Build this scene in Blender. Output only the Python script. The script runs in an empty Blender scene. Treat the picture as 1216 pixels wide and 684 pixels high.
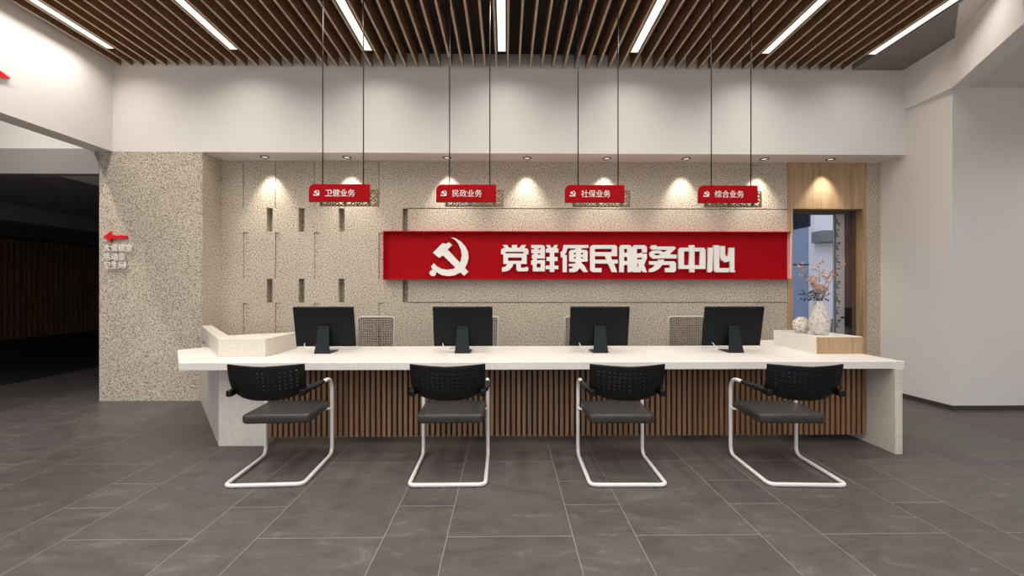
import bpy, bmesh, math, random
from mathutils import Vector, Matrix
random.seed(7)
SC = bpy.context.scene
COL = SC.collection
PI = math.pi

# ------------------------------------------------------------------ colours / materials
def lin(c):
    r = []
    for v in c:
        v = v / 255.0
        r.append(v / 12.92 if v <= .04045 else ((v + .055) / 1.055) ** 2.4)
    return (r[0], r[1], r[2], 1.0)

def new_mat(name):
    m = bpy.data.materials.new(name)
    m.use_nodes = True
    nt = m.node_tree
    return m, nt, nt.nodes['Principled BSDF']

def plain(name, rgb, rough=.5, metal=0.0, noise=.04, nscale=30.0, bump=0.0, spec=.5):
    m, nt, b = new_mat(name)
    N, L = nt.nodes, nt.links
    tc = N.new('ShaderNodeTexCoord')
    nz = N.new('ShaderNodeTexNoise'); nz.inputs['Scale'].default_value = nscale; nz.inputs['Detail'].default_value = 3
    L.new(tc.outputs['Object'], nz.inputs['Vector'])
    mx = N.new('ShaderNodeMix'); mx.data_type = 'RGBA'
    c = lin(rgb)
    mx.inputs[6].default_value = (c[0]*(1-noise), c[1]*(1-noise), c[2]*(1-noise), 1)
    mx.inputs[7].default_value = (min(1, c[0]*(1+noise)), min(1, c[1]*(1+noise)), min(1, c[2]*(1+noise)), 1)
    L.new(nz.outputs['Fac'], mx.inputs[0])
    L.new(mx.outputs[2], b.inputs['Base Color'])
    b.inputs['Roughness'].default_value = rough
    b.inputs['Metallic'].default_value = metal
    b.inputs['Specular IOR Level'].default_value = spec
    if bump:
        bp = N.new('ShaderNodeBump'); bp.inputs['Strength'].default_value = bump; bp.inputs['Distance'].default_value = .01
        L.new(nz.outputs['Fac'], bp.inputs['Height']); L.new(bp.outputs['Normal'], b.inputs['Normal'])
    return m

def emit(name, rgb, strength):
    m = bpy.data.materials.new(name); m.use_nodes = True
    nt = m.node_tree; nt.nodes.clear()
    e = nt.nodes.new('ShaderNodeEmission'); o = nt.nodes.new('ShaderNodeOutputMaterial')
    e.inputs['Color'].default_value = lin(rgb); e.inputs['Strength'].default_value = strength
    nt.links.new(e.outputs[0], o.inputs[0])
    return m

def ramp(N, stops):
    r = N.new('ShaderNodeValToRGB')
    el = r.color_ramp.elements
    while len(el) < len(stops): el.new(.5)
    for e, (p, c) in zip(el, stops):
        e.position = p; e.color = c if len(c) == 4 else lin(c)
    return r

def stone(name, stops, scale=85, big=2.0, rough=.75):
    m, nt, b = new_mat(name); N, L = nt.nodes, nt.links
    tc = N.new('ShaderNodeTexCoord')
    nz = N.new('ShaderNodeTexNoise'); nz.inputs['Scale'].default_value = scale; nz.inputs['Detail'].default_value = 2.0; nz.inputs['Roughness'].default_value = .6
    L.new(tc.outputs['Object'], nz.inputs['Vector'])
    r = ramp(N, stops); L.new(nz.outputs['Fac'], r.inputs['Fac'])
    n2 = N.new('ShaderNodeTexNoise'); n2.inputs['Scale'].default_value = big; n2.inputs['Detail'].default_value = 4
    L.new(tc.outputs['Object'], n2.inputs['Vector'])
    r2 = ramp(N, [(.3, (.88, .88, .88, 1)), (.7, (1, 1, 1, 1))]); L.new(n2.outputs['Fac'], r2.inputs['Fac'])
    mx = N.new('ShaderNodeMix'); mx.data_type = 'RGBA'; mx.blend_type = 'MULTIPLY'; mx.inputs[0].default_value = 1
    L.new(r.outputs['Color'], mx.inputs[6]); L.new(r2.outputs['Color'], mx.inputs[7])
    L.new(mx.outputs[2], b.inputs['Base Color'])
    b.inputs['Roughness'].default_value = rough
    return m

def wood(name, a, c, rough=.5, sx=40, sz=1.2):
    m, nt, b = new_mat(name); N, L = nt.nodes, nt.links
    tc = N.new('ShaderNodeTexCoord'); mp = N.new('ShaderNodeMapping')
    mp.inputs['Scale'].default_value = (sx, sx, sz)
    L.new(tc.outputs['Object'], mp.inputs['Vector'])
    nz = N.new('ShaderNodeTexNoise'); nz.inputs['Scale'].default_value = 1.0; nz.inputs['Detail'].default_value = 5; nz.inputs['Distortion'].default_value = .3
    L.new(mp.outputs[0], nz.inputs['Vector'])
    r = ramp(N, [(.3, a), (.7, c)]); L.new(nz.outputs['Fac'], r.inputs['Fac'])
    L.new(r.outputs['Color'], b.inputs['Base Color'])
    b.inputs['Roughness'].default_value = rough
    return m

def math_node(nt, op, a, bv=None):
    n = nt.nodes.new('ShaderNodeMath'); n.operation = op
    for i, v in enumerate((a, bv)):
        if v is None: continue
        if isinstance(v, (int, float)): n.inputs[i].default_value = v
        else: nt.links.new(v, n.inputs[i])
    return n.outputs[0]

def floor_tiles(name):
    """Modular porcelain layout: 0.750 m wide courses of 1.125 m tiles alternating with 0.375 m courses."""
    m, nt, b = new_mat(name); N, L = nt.nodes, nt.links
    tc = N.new('ShaderNodeTexCoord'); sp = N.new('ShaderNodeSeparateXYZ'); L.new(tc.outputs['Object'], sp.inputs[0])
    M = lambda op, a, c=None: math_node(nt, op, a, c)
    per, nar = 1.126, .376
    xs = M('ADD', sp.outputs['X'], .726 + per * 20)
    xi = M('FLOOR', M('DIVIDE', xs, per)); xm = M('SUBTRACT', xs, M('MULTIPLY', xi, per))
    isn = M('LESS_THAN', xm, nar)                                     # in the narrow course
    d1 = M('ABSOLUTE', xm); d2 = M('ABSOLUTE', M('SUBTRACT', xm, nar)); d3 = M('ABSOLUTE', M('SUBTRACT', xm, per))
    dx = M('MINIMUM', M('MINIMUM', d1, d2), d3)
    per_y = 1.128
    ys = M('ADD', sp.outputs['Y'], -2.603 + per_y * 20)
    yi = M('FLOOR', M('DIVIDE', ys, per_y)); ym = M('SUBTRACT', ys, M('MULTIPLY', yi, per_y))
    dw = M('MINIMUM', M('ABSOLUTE', ym), M('ABSOLUTE', M('SUBTRACT', ym, per_y)))
    dn = M('MINIMUM', M('ABSOLUTE', M('SUBTRACT', ym, .376)), M('ABSOLUTE', M('SUBTRACT', ym, .744)))
    dy = M('ADD', M('MULTIPLY', isn, dn), M('MULTIPLY', M('SUBTRACT', 1.0, isn), dw))
    d = M('MINIMUM', dx, dy)
    grout = M('LESS_THAN', d, .0021)
    # tile identity
    nrow = M('ADD', yi, M('MULTIPLY', isn, M('ADD', M('MULTIPLY', M('GREATER_THAN', ym, .376), .31), M('MULTIPLY', M('GREATER_THAN', ym, .744), .47))))
    cmb = N.new('ShaderNodeCombineXYZ'); L.new(M('ADD', xi, M('MULTIPLY', isn, .37)), cmb.inputs[0]); L.new(nrow, cmb.inputs[1])
    wn = N.new('ShaderNodeTexWhiteNoise'); wn.noise_dimensions = '3D'; L.new(cmb.outputs[0], wn.inputs['Vector'])
    # slate clouding + veins, shifted per tile
    off = N.new('ShaderNodeVectorMath'); off.operation = 'MULTIPLY_ADD'
    L.new(wn.outputs['Color'], off.inputs[0]); off.inputs[1].default_value = (30, 30, 0); L.new(tc.outputs['Object'], off.inputs[2])
    mp = N.new('ShaderNodeMapping'); mp.inputs['Scale'].default_value = (1.2, 2.8, 1); mp.inputs['Rotation'].default_value = (0, 0, .6)
    L.new(off.outputs[0], mp.inputs['Vector'])
    n1 = N.new('ShaderNodeTexNoise'); n1.inputs['Scale'].default_value = 2.6; n1.inputs['Detail'].default_value = 10; n1.inputs['Roughness'].default_value = .68; n1.inputs['Distortion'].default_value = .9
    L.new(mp.outputs[0], n1.inputs['Vector'])
    r1 = ramp(N, [(.28, (74, 69, 69)), (.48, (86, 81, 80)), (.60, (92, 87, 86)), (.655, (106, 101, 100)), (.71, (90, 85, 84))])
    L.new(n1.outputs['Fac'], r1.inputs['Fac'])
    tint = ramp(N, [(0, (.88, .85, .86, 1)), (.5, (.96, .95, .95, 1)), (1, (.99, 1.04, 1.0, 1))]); L.new(wn.outputs['Value'], tint.inputs['Fac'])
    mp2 = N.new('ShaderNodeMapping'); mp2.inputs['Scale'].default_value = (5, 16, 1); mp2.inputs['Rotation'].default_value = (0, 0, .9)
    L.new(off.outputs[0], mp2.inputs['Vector'])
    n3 = N.new('ShaderNodeTexNoise'); n3.inputs['Scale'].default_value = 1.6; n3.inputs['Detail'].default_value = 6; n3.inputs['Roughness'].default_value = .7; n3.inputs['Distortion'].default_value = 1.0
    L.new(mp2.outputs[0], n3.inputs['Vector'])
    r3 = ramp(N, [(.3, (.80, .80, .80, 1)), (.5, (1, 1, 1, 1)), (.62, (1.0, 1.0, 1.0, 1)), (.70, (1.22, 1.22, 1.22, 1)), (.78, (1, 1, 1, 1))]); L.new(n3.outputs['Fac'], r3.inputs['Fac'])
    m0_ = N.new('ShaderNodeMix'); m0_.data_type = 'RGBA'; m0_.blend_type = 'MULTIPLY'; m0_.inputs[0].default_value = 1
    L.new(r1.outputs['Color'], m0_.inputs[6]); L.new(r3.outputs['Color'], m0_.inputs[7])
    mx = N.new('ShaderNodeMix'); mx.data_type = 'RGBA'; mx.blend_type = 'MULTIPLY'; mx.inputs[0].default_value = 1
    L.new(m0_.outputs[2], mx.inputs[6]); L.new(tint.outputs['Color'], mx.inputs[7])
    mg = N.new('ShaderNodeMix'); mg.data_type = 'RGBA'; L.new(grout, mg.inputs[0]); L.new(mx.outputs[2], mg.inputs[6]); mg.inputs[7].default_value = lin((142, 136, 132))
    L.new(mg.outputs[2], b.inputs['Base Color'])
    rr = N.new('ShaderNodeMapRange'); rr.inputs[3].default_value = .36; rr.inputs[4].default_value = .52
    L.new(n1.outputs['Fac'], rr.inputs[0]); L.new(rr.outputs[0], b.inputs['Roughness'])
    b.inputs['Specular IOR Level'].default_value = .4
    return m

M = {}
M['white_wall'] = plain('white_paint', (232, 228, 223), .7, noise=.015, nscale=3)
M['ceil_white'] = plain('ceiling_paint', (224, 220, 216), .8, noise=.015, nscale=3)
M['stone'] = stone('washed_granite', [(.31, (92, 78, 62)), (.39, (146, 131, 112)), (.45, (190, 176, 156)), (.56, (211, 199, 181)), (.68, (232, 222, 206))], scale=60)
M['floor'] = floor_tiles('slate_porcelain_tiles')
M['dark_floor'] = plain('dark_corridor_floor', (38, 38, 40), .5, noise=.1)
M['quartz'] = stone('white_quartz', [(.3, (236, 230, 221)), (.5, (241, 236, 228)), (.7, (244, 240, 233))], scale=90, rough=.35)
M['quartz_grey'] = stone('pale_grey_quartz', [(.3, (216, 207, 194)), (.5, (224, 216, 203)), (.7, (230, 222, 211))], scale=30, rough=.4)
M['slat_wood'] = wood('walnut_slats', (112, 81, 56), (156, 118, 84), .5)
M['backing'] = plain('dark_backing_board', (44, 30, 22), .7)
M['oak'] = wood('pale_oak', (164, 133, 99), (194, 164, 128), .55, sx=28)
M['oak_trim'] = wood('oak_jamb', (150, 118, 86), (182, 148, 112), .5, sx=28)
M['brown_frame'] = wood('brown_door_stile', (78, 62, 50), (98, 80, 66), .5)
M['ceil_slat'] = wood('ceiling_slat_walnut', (120, 87, 60), (148, 111, 80), .6, sx=14, sz=14)
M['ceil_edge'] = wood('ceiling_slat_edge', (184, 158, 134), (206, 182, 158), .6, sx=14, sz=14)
M['ceil_dark'] = plain('dark_ceiling_board', (42, 36, 34), .85)
M['ceil_grey'] = plain('grey_ceiling_panel', (136, 132, 127), .75)
M['grey_fascia'] = plain('grey_fascia_paint', (154, 149, 147), .75)
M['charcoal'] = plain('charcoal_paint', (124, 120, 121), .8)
M['red'] = plain('red_lacquer', (168, 2, 15), .6, noise=.03, spec=.12)
M['red_rim'] = plain('red_rim', (186, 14, 32), .5, noise=.02, spec=.2)
M['letter'] = plain('white_acrylic_letter', (246, 240, 234), .4, noise=.01)
M['lit_rim'] = plain('red_rim_lit', (246, 204, 204), .4, noise=.02)  # lit inner face of the red rim, its light put into the colour
M['brass_wood'] = wood('lattice_wood', (112, 82, 50), (146, 112, 74), .5)
M['cable'] = plain('black_steel_rod', (30, 26, 24), .4, metal=.6)
M['black_plastic'] = plain('black_plastic', (13, 12, 12), .5, noise=.1, spec=.28)
M['black_leather'] = plain('black_leatherette', (54, 52, 50), .42, noise=.08, nscale=220, bump=.1)
M['white_tube'] = plain('white_powder_coated_tube', (228, 222, 218), .3, noise=.01)
M['monitor'] = plain('black_monitor_shell', (10, 16, 18), .55, noise=.05, spec=.2)
M['screen'] = plain('dark_screen_glass', (8, 9, 11), .12, noise=.02)
M['stand'] = plain('charcoal_monitor_stand', (20, 28, 31), .45, noise=.05, spec=.3)
M['white_plastic'] = plain('white_plastic', (235, 233, 230), .35, noise=.01)
M['key_grey'] = plain('pale_grey_keys', (214, 212, 210), .5, noise=.02)
M['mesh_grey'] = plain('grey_mesh_fabric', (58, 52, 48), .7, noise=.05)
M['grey_plastic'] = plain('pale_grey_plastic', (196, 190, 184), .4, noise=.02)
M['dark_fabric'] = plain('dark_grey_fabric', (66, 64, 62), .8, noise=.08)
M['rubber'] = plain('black_rubber', (16, 16, 16), .7)
M['chrome'] = plain('dark_chrome_ring', (40, 36, 34), .4, metal=.3)
M['strip'] = emit('light_diffuser', (255, 244, 232), 1.2)
M['lens'] = emit('downlight_lens', (255, 246, 236), .75)
M['baseboard'] = plain('dark_grey_baseboard', (66, 62, 60), .5)
M['ceramic'] = None
M['branch'] = plain('brown_twig', (84, 58, 44), .7)
M['blossom'] = plain('rust_blossom', (206, 158, 130), .7, noise=.3, nscale=60)
M['leaf'] = plain('dark_green_leaf', (40, 44, 36), .6, noise=.2)
M['arrow_red'] = plain('bright_red_acrylic', (216, 12, 26), .4, noise=.02)
M['door_strip'] = plain('grey_frosted_strip', (172, 172, 176), .5, noise=.03)
M['tick'] = plain('dark_grey_ink', (70, 70, 74), .6)
M['pave'] = plain('outdoor_paving', (96, 90, 88), .8, noise=.1)
M['hedge'] = plain('dark_hedge', (44, 50, 52), .9, noise=.4, nscale=8, bump=.4)
M['out_white'] = plain('white_render_facade', (244, 242, 244), .8)
M['out_grey'] = plain('grey_concrete_eave', (120, 122, 130), .8)
M['out_navy'] = plain('dark_steel_canopy', (38, 42, 56), .7)

def glass(name, tint):
    m, nt, b = new_mat(name)
    b.inputs['Base Color'].default_value = lin(tint)
    b.inputs['Transmission Weight'].default_value = 1.0
    b.inputs['Roughness'].default_value = 0.0
    b.inputs['IOR'].default_value = 1.45
    return m
M['glass'] = glass('clear_door_glass', (252, 252, 254))
M['glass_blue'] = glass('blue_tinted_door_glass', (160, 178, 204))

def ceramic():
    m, nt, b = new_mat('pitted_white_ceramic'); N, L = nt.nodes, nt.links
    tc = N.new('ShaderNodeTexCoord')
    v = N.new('ShaderNodeTexVoronoi'); v.inputs['Scale'].default_value = 34; L.new(tc.outputs['Object'], v.inputs['Vector'])
    r = ramp(N, [(.20, (84, 72, 62)), (.30, (210, 202, 190)), (1, (226, 219, 209))]); L.new(v.outputs['Distance'], r.inputs['Fac'])
    L.new(r.outputs['Color'], b.inputs['Base Color']); b.inputs['Roughness'].default_value = .7
    bp = N.new('ShaderNodeBump'); bp.inputs['Strength'].default_value = .6; bp.inputs['Distance'].default_value = .01
    L.new(v.outputs['Distance'], bp.inputs['Height']); L.new(bp.outputs['Normal'], b.inputs['Normal'])
    return m
M['ceramic'] = ceramic()
M['carved'] = stone('carved_pale_ceramic', [(.3, (170, 160, 150)), (.45, (205, 198, 190)), (.6, (224, 219, 212))], scale=50)

# ------------------------------------------------------------------ object helpers
def obj(name, bm, mat, parent=None, smooth=False, bevel=0, kind=None):
    me = bpy.data.meshes.new(name)
    bmesh.ops.recalc_face_normals(bm, faces=bm.faces[:])
    bm.to_mesh(me); bm.free()
    for mm in (mat if isinstance(mat, (list, tuple)) else [mat]): me.materials.append(mm)
    o = bpy.data.objects.new(name, me); COL.objects.link(o)
    if smooth:
        for p in me.polygons: p.use_smooth = True
    if parent: o.parent = parent
    if bevel:
        b = o.modifiers.new('Bevel', 'BEVEL'); b.width = bevel; b.segments = 3; b.limit_method = 'ANGLE'; b.angle_limit = .6
    if kind: o['kind'] = kind
    return o

def thing(name, label, cat, loc=(0, 0, 0), rz=0, group=None):
    o = bpy.data.objects.new(name, None); COL.objects.link(o)
    o.location = loc; o.rotation_euler = (0, 0, rz); o.empty_display_size = .1
    o['label'] = label; o['category'] = cat
    if group: o['group'] = group
    return o

def tag(o, label, cat, group=None):
    o['label'] = label; o['category'] = cat
    if group: o['group'] = group
    return o

def struct(name, bm, mat, label=None, bevel=0):
    o = obj(name, bm, mat, bevel=bevel, kind='structure')
    o['label'] = label or name.replace('_', ' '); o['category'] = name.split('_')[0]
    return o

def dup(root, loc, rz=0, label=None):
    r = root.copy(); COL.objects.link(r); r.location = loc; r.rotation_euler = (0, 0, rz)
    if label: r['label'] = label
    def rec(src, dst):
        for ch in list(src.children):
            c = ch.copy(); COL.objects.link(c); c.parent = dst
            rec(ch, c)
    rec(root, r)
    return r

def box(bm, x0, x1, y0, y1, z0, z1, mi=0):
    vs = [bm.verts.new(p) for p in ((x0,y0,z0),(x1,y0,z0),(x1,y1,z0),(x0,y1,z0),(x0,y0,z1),(x1,y0,z1),(x1,y1,z1),(x0,y1,z1))]
    fs = []
    for q in ((0,3,2,1),(4,5,6,7),(0,1,5,4),(1,2,6,5),(2,3,7,6),(3,0,4,7)):
        f = bm.faces.new([vs[i] for i in q]); f.material_index = mi; fs.append(f)
    return fs

def hexa(bm, pts, mi=0):
    vs = [bm.verts.new(p) for p in pts]
    for q in ((0,3,2,1),(4,5,6,7),(0,1,5,4),(1,2,6,5),(2,3,7,6),(3,0,4,7)):
        bm.faces.new([vs[i] for i in q]).material_index = mi

def prism(bm, poly, z0, z1, mi=0):
    """plan polygon (x,y) extruded in z"""
    a = [bm.verts.new((x, y, z0)) for x, y in poly]; c = [bm.verts.new((x, y, z1)) for x, y in poly]
    n = len(poly)
    bm.faces.new(a[::-1]).material_index = mi; bm.faces.new(c).material_index = mi
    for i in range(n): bm.faces.new((a[i], a[(i+1) % n], c[(i+1) % n], c[i])).material_index = mi

def loft(bm, lower, upper, z0, z1):
    a = [bm.verts.new((x, y, z0)) for x, y in lower]; c = [bm.verts.new((x, y, z1)) for x, y in upper]
    n = len(a)
    bm.faces.new(a[::-1]); bm.faces.new(c)
    for i in range(n): bm.faces.new((a[i], a[(i+1) % n], c[(i+1) % n], c[i]))

def fillet(pts, radii, seg=8):
    """round the inner corners of a polyline; radii per inner point"""
    P = [Vector(p) for p in pts]; out = [P[0]]
    for i in range(1, len(P) - 1):
        r = radii[i-1] if isinstance(radii, (list, tuple)) else radii
        a = (P[i-1] - P[i]); b = (P[i+1] - P[i])
        la, lb = a.length, b.length
        a.normalize(); b.normalize()
        ang = a.angle(b)
        if r <= 0 or abs(ang - PI) < 1e-3: out.append(P[i]); continue
        t = min(r / math.tan(ang / 2), la * .49, lb * .49)
        p0, p1 = P[i] + a * t, P[i] + b * t
        for k in range(seg + 1):
            s = k / seg
            out.append(p0 * (1-s)**2 + P[i] * 2*s*(1-s) + p1 * s*s)
    out.append(P[-1])
    return out

def tube(bm, pts, r, seg=10, r1=None, cap=True, mi=0):
    P = [Vector(p) for p in pts]; n = len(P); rings = []
    T = []
    for i in range(n):
        d = (P[min(i+1, n-1)] - P[max(i-1, 0)])
        T.append(d.normalized() if d.length > 1e-9 else Vector((0, 0, 1)))
    up = Vector((0, 0, 1)) if abs(T[0].z) < .9 else Vector((1, 0, 0))
    u = (up - T[0] * up.dot(T[0])).normalized()
    for i in range(n):
        u = (u - T[i] * u.dot(T[i])).normalized(); v = T[i].cross(u)
        rr = r if r1 is None else r + (r1 - r) * i / (n - 1)
        rings.append([bm.verts.new(P[i] + (u * math.cos(2*PI*k/seg) + v * math.sin(2*PI*k/seg)) * rr) for k in range(seg)])
    for i in range(n - 1):
        for k in range(seg):
            f = bm.faces.new((rings[i][k], rings[i][(k+1) % seg], rings[i+1][(k+1) % seg], rings[i+1][k])); f.material_index = mi; f.smooth = True
    if cap:
        bm.faces.new(rings[0][::-1]).material_index = mi; bm.faces.new(rings[-1]).material_index = mi

def lathe(bm, prof, seg=32, cx=0, cy=0, mi=0, cap=True):
    rings = [[bm.verts.new((cx + r*math.cos(2*PI*k/seg), cy + r*math.sin(2*PI*k/seg), z)) for k in range(seg)] for r, z in prof]
    for i in range(len(rings) - 1):
        for k in range(seg):
            f = bm.faces.new((rings[i][k], rings[i][(k+1) % seg], rings[i+1][(k+1) % seg], rings[i+1][k])); f.smooth = True; f.material_index = mi
    if cap:
        bm.faces.new(rings[0][::-1]).material_index = mi; bm.faces.new(rings[-1]).material_index = mi

def curve_mesh(name, polys, depth, flip=None):
    """flat outlines with holes (x,z lists) -> solid facing -Y, front at y=-depth"""
    cu = bpy.data.curves.new(name, 'CURVE'); cu.dimensions = '2D'; cu.fill_mode = 'BOTH'; cu.extrude = depth / 2
    for p in polys:
        s = cu.splines.new('POLY'); s.points.add(len(p) - 1)
        for pt, (x, z) in zip(s.points, p): pt.co = (x, z, 0, 1)
        s.use_cyclic_u = True
    return _cmesh(name, cu, depth)

def _cmesh(name, cu, depth):
    o = bpy.data.objects.new(name, cu); COL.objects.link(o)
    bpy.context.view_layer.update()
    dg = bpy.context.evaluated_depsgraph_get()
    me = bpy.data.meshes.new_from_object(o.evaluated_get(dg))
    bpy.data.objects.remove(o); bpy.data.curves.remove(cu)
    bm = bmesh.new(); bm.from_mesh(me); bpy.data.meshes.remove(me)
    for v in bm.verts: v.co = Vector((v.co.x, -v.co.z - depth / 2, v.co.y))
    return bm

def text_mesh(body, size, depth, bold=0.0, align='LEFT'):
    cu = bpy.data.curves.new('text', 'FONT'); cu.body = body; cu.size = size; cu.extrude = depth / 2
    cu.offset = bold; cu.align_x = align; cu.resolution_u = 3
    return _cmesh('text', cu, depth)

def fit(bm, x0, x1, z0, z1, y=0):
    xs = [v.co.x for v in bm.verts]; zs = [v.co.z for v in bm.verts]
    a, b, c, d = min(xs), max(xs), min(zs), max(zs)
    for v in bm.verts:
        v.co.x = x0 + (v.co.x - a) / (b - a) * (x1 - x0)
        v.co.z = z0 + (v.co.z - c) / (d - c) * (z1 - z0)
        v.co.y += y
    return bm

# ------------------------------------------------------------------ room shell
YB = 5.82      # bulkhead / column face
YW = 6.20      # stone wall face
SOF = 3.28     # soffit of the bulkhead
ZC = 4.41      # underside of the slats at the bulkhead
def zc(y): return ZC + .016 * (YB - y)
Y0 = -5.0      # open front behind the camera

bm = bmesh.new(); box(bm, -15, 9.5, Y0, 20, -.2, 0)
struct('floor', bm, M['floor'], 'dark grey slate look porcelain tiled floor')
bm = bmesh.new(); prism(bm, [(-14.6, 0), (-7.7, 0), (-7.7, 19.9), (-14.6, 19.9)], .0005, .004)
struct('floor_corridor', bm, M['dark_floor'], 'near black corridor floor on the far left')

# stone wall with stepped slots, joints and shadow grooves (one continuous relief)
def relief():
    feats = []   # x0,x1,z0,z1,depth
    for x0, x1 in ((-3.367, -3.283), (-2.922, -2.838), (-2.361, -2.277)):
        feats += [(x0, x1, 2.281, 2.612, .13), (x0, x1, 1.280, 1.617, .13)]
    for x0, x1 in ((-3.698, -3.622), (-3.25, -3.172), (-2.704, -2.624), (-1.798, -1.716)):
        feats += [(x0, x1, 1.617, 2.270, .014), (x0, x1, .62, 1.277, .014), (x0, x0 + .010, 2.612, 3.281, .02)]
        feats += [(x0, x0 + .010, .62, 1.277, .022), (x0, x0 + .010, 1.617, 2.27, .022)]
    feats += [(-1.461, -1.385, 2.281, 2.612, .12), (-1.461, -1.385, 1.280, 1.617, .12)]
    feats += [(-1.385, 4.028, 2.606, 2.620, .03), (-1.385, 4.028, 1.274, 1.288, .03)]
    xs = sorted({-4.0, 4.028} | {round(v, 4) for f in feats for v in f[:2]})
    zs = sorted({0.0, 3.281} | {round(v, 4) for f in feats for v in f[2:4]})
    def dep(x, z):
        return max([f[4] for f in feats if f[0] < x < f[1] and f[2] < z < f[3]] or [0])
    bm = bmesh.new()
    D = [[dep((xs[i]+xs[i+1])/2, (zs[j]+zs[j+1])/2) for j in range(len(zs)-1)] for i in range(len(xs)-1)]
    def quad(a): bm.faces.new([bm.verts.new(p) for p in a])
    for i in range(len(xs)-1):
        for j in range(len(zs)-1):
            y = YW + D[i][j]; x0, x1, z0, z1 = xs[i], xs[i+1], zs[j], zs[j+1]
            quad(((x0, y, z0), (x1, y, z0), (x1, y, z1), (x0, y, z1)))
            if i+1 < len(xs)-1 and D[i+1][j] != D[i][j]:
                y2 = YW + D[i+1][j]; quad(((x1, y, z0), (x1, y2, z0), (x1, y2, z1), (x1, y, z1)))
            if j+1 < len(zs)-1 and D[i][j+1] != D[i][j]:
                y2 = YW + D[i][j+1]; quad(((x0, y, z1), (x1, y, z1), (x1, y2, z1), (x0, y2, z1)))
    bmesh.ops.remove_doubles(bm, verts=bm.verts[:], dist=1e-5)
    box(bm, -4.0, 4.028, YW + .14, YW + .25, 0, 3.281)          # body of the wall behind the relief
    box(bm, 5.168, 5.60, YW, YW + .25, 0, 3.281)
    return bm
struct('wall_back', relief(), M['stone'], 'beige washed granite feature wall with narrow stepped slots')
bm = bmesh.new(); box(bm, -5.345, -4.0, YB, YW + .25, 0, SOF)
struct('wall_column', bm, M['stone'], 'beige granite clad pier at left of the counter')

# white bulkhead, beams, ceilings
bm = bmesh.new(); box(bm, -5.42, 5.60, YB, 6.45, SOF, 5.0)
struct('trim_1', bm, M['white_wall'], 'white bulkhead above the granite wall')
bm = bmesh.new(); box(bm, -5.42, -5.17, Y0, YB, SOF, 5.0)
struct('trim_2', bm, M['white_wall'], 'white beam along the left side')

# slatted ceiling: blades hung under a dark board
PITCH = .1497
bm = bmesh.new()
def blade(x, y0, y1, w=.025, hb=.19):
    hexa(bm, [(x-w/2, y0, zc(y0)+.004), (x+w/2, y0, zc(y0)+.004), (x+w/2, y1, zc(y1)+.004), (x-w/2, y1, zc(y1)+.004),
              (x-w/2, y0, zc(y0)+hb), (x+w/2, y0, zc(y0)+hb), (x+w/2, y1, zc(y1)+hb), (x-w/2, y1, zc(y1)+hb)], 0)
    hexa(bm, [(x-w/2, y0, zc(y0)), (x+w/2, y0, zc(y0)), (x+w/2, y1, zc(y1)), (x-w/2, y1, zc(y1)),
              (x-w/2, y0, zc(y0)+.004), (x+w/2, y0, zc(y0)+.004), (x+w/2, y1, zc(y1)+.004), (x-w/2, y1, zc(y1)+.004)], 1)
for k in range(-34, 31):
    x = -.05 + PITCH * (k + .5)
    if -5.14 < x < 4.66: blade(x, Y0, YB - .012)
hexa(bm, [(-5.17, Y0, zc(Y0)+.19), (4.72, Y0, zc(Y0)+.19), (4.72, YB, zc(YB)+.19), (-5.17, YB, zc(YB)+.19),
          (-5.17, Y0, zc(Y0)+.29), (4.72, Y0, zc(Y0)+.29), (4.72, YB, zc(YB)+.29), (-5.17, YB, zc(YB)+.29)], 2)
struct('ceiling', bm, [M['ceil_slat'], M['ceil_edge'], M['ceil_dark']], 'dark walnut slatted ceiling')

bm = bmesh.new(); loft(bm, [(4.66, Y0), (4.68, Y0), (4.68, 4.45), (5.265, 5.055), (5.36, YB), (4.66, YB)],
                       [(4.66, Y0), (4.68, Y0), (4.68, 4.45), (5.265, 5.055), (5.36, YB), (4.66, YB)], 4.42, 4.50)
struct('trim_3', bm, M['ceil_grey'], 'flat grey ceiling panel at the right end of the slats')
bm = bmesh.new(); prism(bm, [(4.68, Y0), (5.6, Y0), (5.6, YB), (5.2, YB), (5.2, 5.0), (4.68, 4.45)], 4.423, 4.60)
struct('trim_4', bm, M['ceil_white'], 'white ceiling corner beside the grey panel')
# right-hand beam: runs along the wall, then angles in towards the room
lo = [(5.372, YB), (5.357, 5.17), (4.706, 3.905), (4.706, Y0), (4.90, Y0), (4.90, 3.86), (5.56, 5.13), (5.56, YB)]
up = [(5.352, YB), (5.270, 5.055), (4.690, 3.93), (4.706, Y0), (4.90, Y0), (4.90, 3.86), (5.56, 5.13), (5.56, YB)]
bm = bmesh.new(); loft(bm, lo, up, 3.89, 4.424)
struct('trim_5', bm, M['white_wall'], 'white angled beam at upper right')
bm = bmesh.new(); prism(bm, [(4.90, Y0), (9.4, Y0), (9.4, 5.30), (5.56, 5.30), (5.56, 5.13), (4.90, 3.86)], 3.925, 4.2)
struct('ceiling_right', bm, M['ceil_white'], 'lower white ceiling on the right')
bm = bmesh.new(); prism(bm, [(5.432, 5.241), (9.4, 5.241), (9.4, 6.45), (5.378, 6.45), (5.378, 6.2)], 0, 3.925)
struct('wall_right', bm, M['white_wall'], 'white projecting wall corner on the right')
bm = bmesh.new()
prism(bm, [(5.378-.012, 6.2), (5.432-.012, 5.229), (9.4, 5.229), (9.4, 5.241), (5.432, 5.241), (5.378, 6.2)], 0, .055)
struct('baseboard_right', bm, M['baseboard'], 'dark grey baseboard under the white right wall')
bm = bmesh.new(); box(bm, 9.4, 9.6, Y0, 6.45, 0, 4.2)
struct('wall_far_right', bm, M['white_wall'], 'white side wall out of frame on the right')

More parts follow.
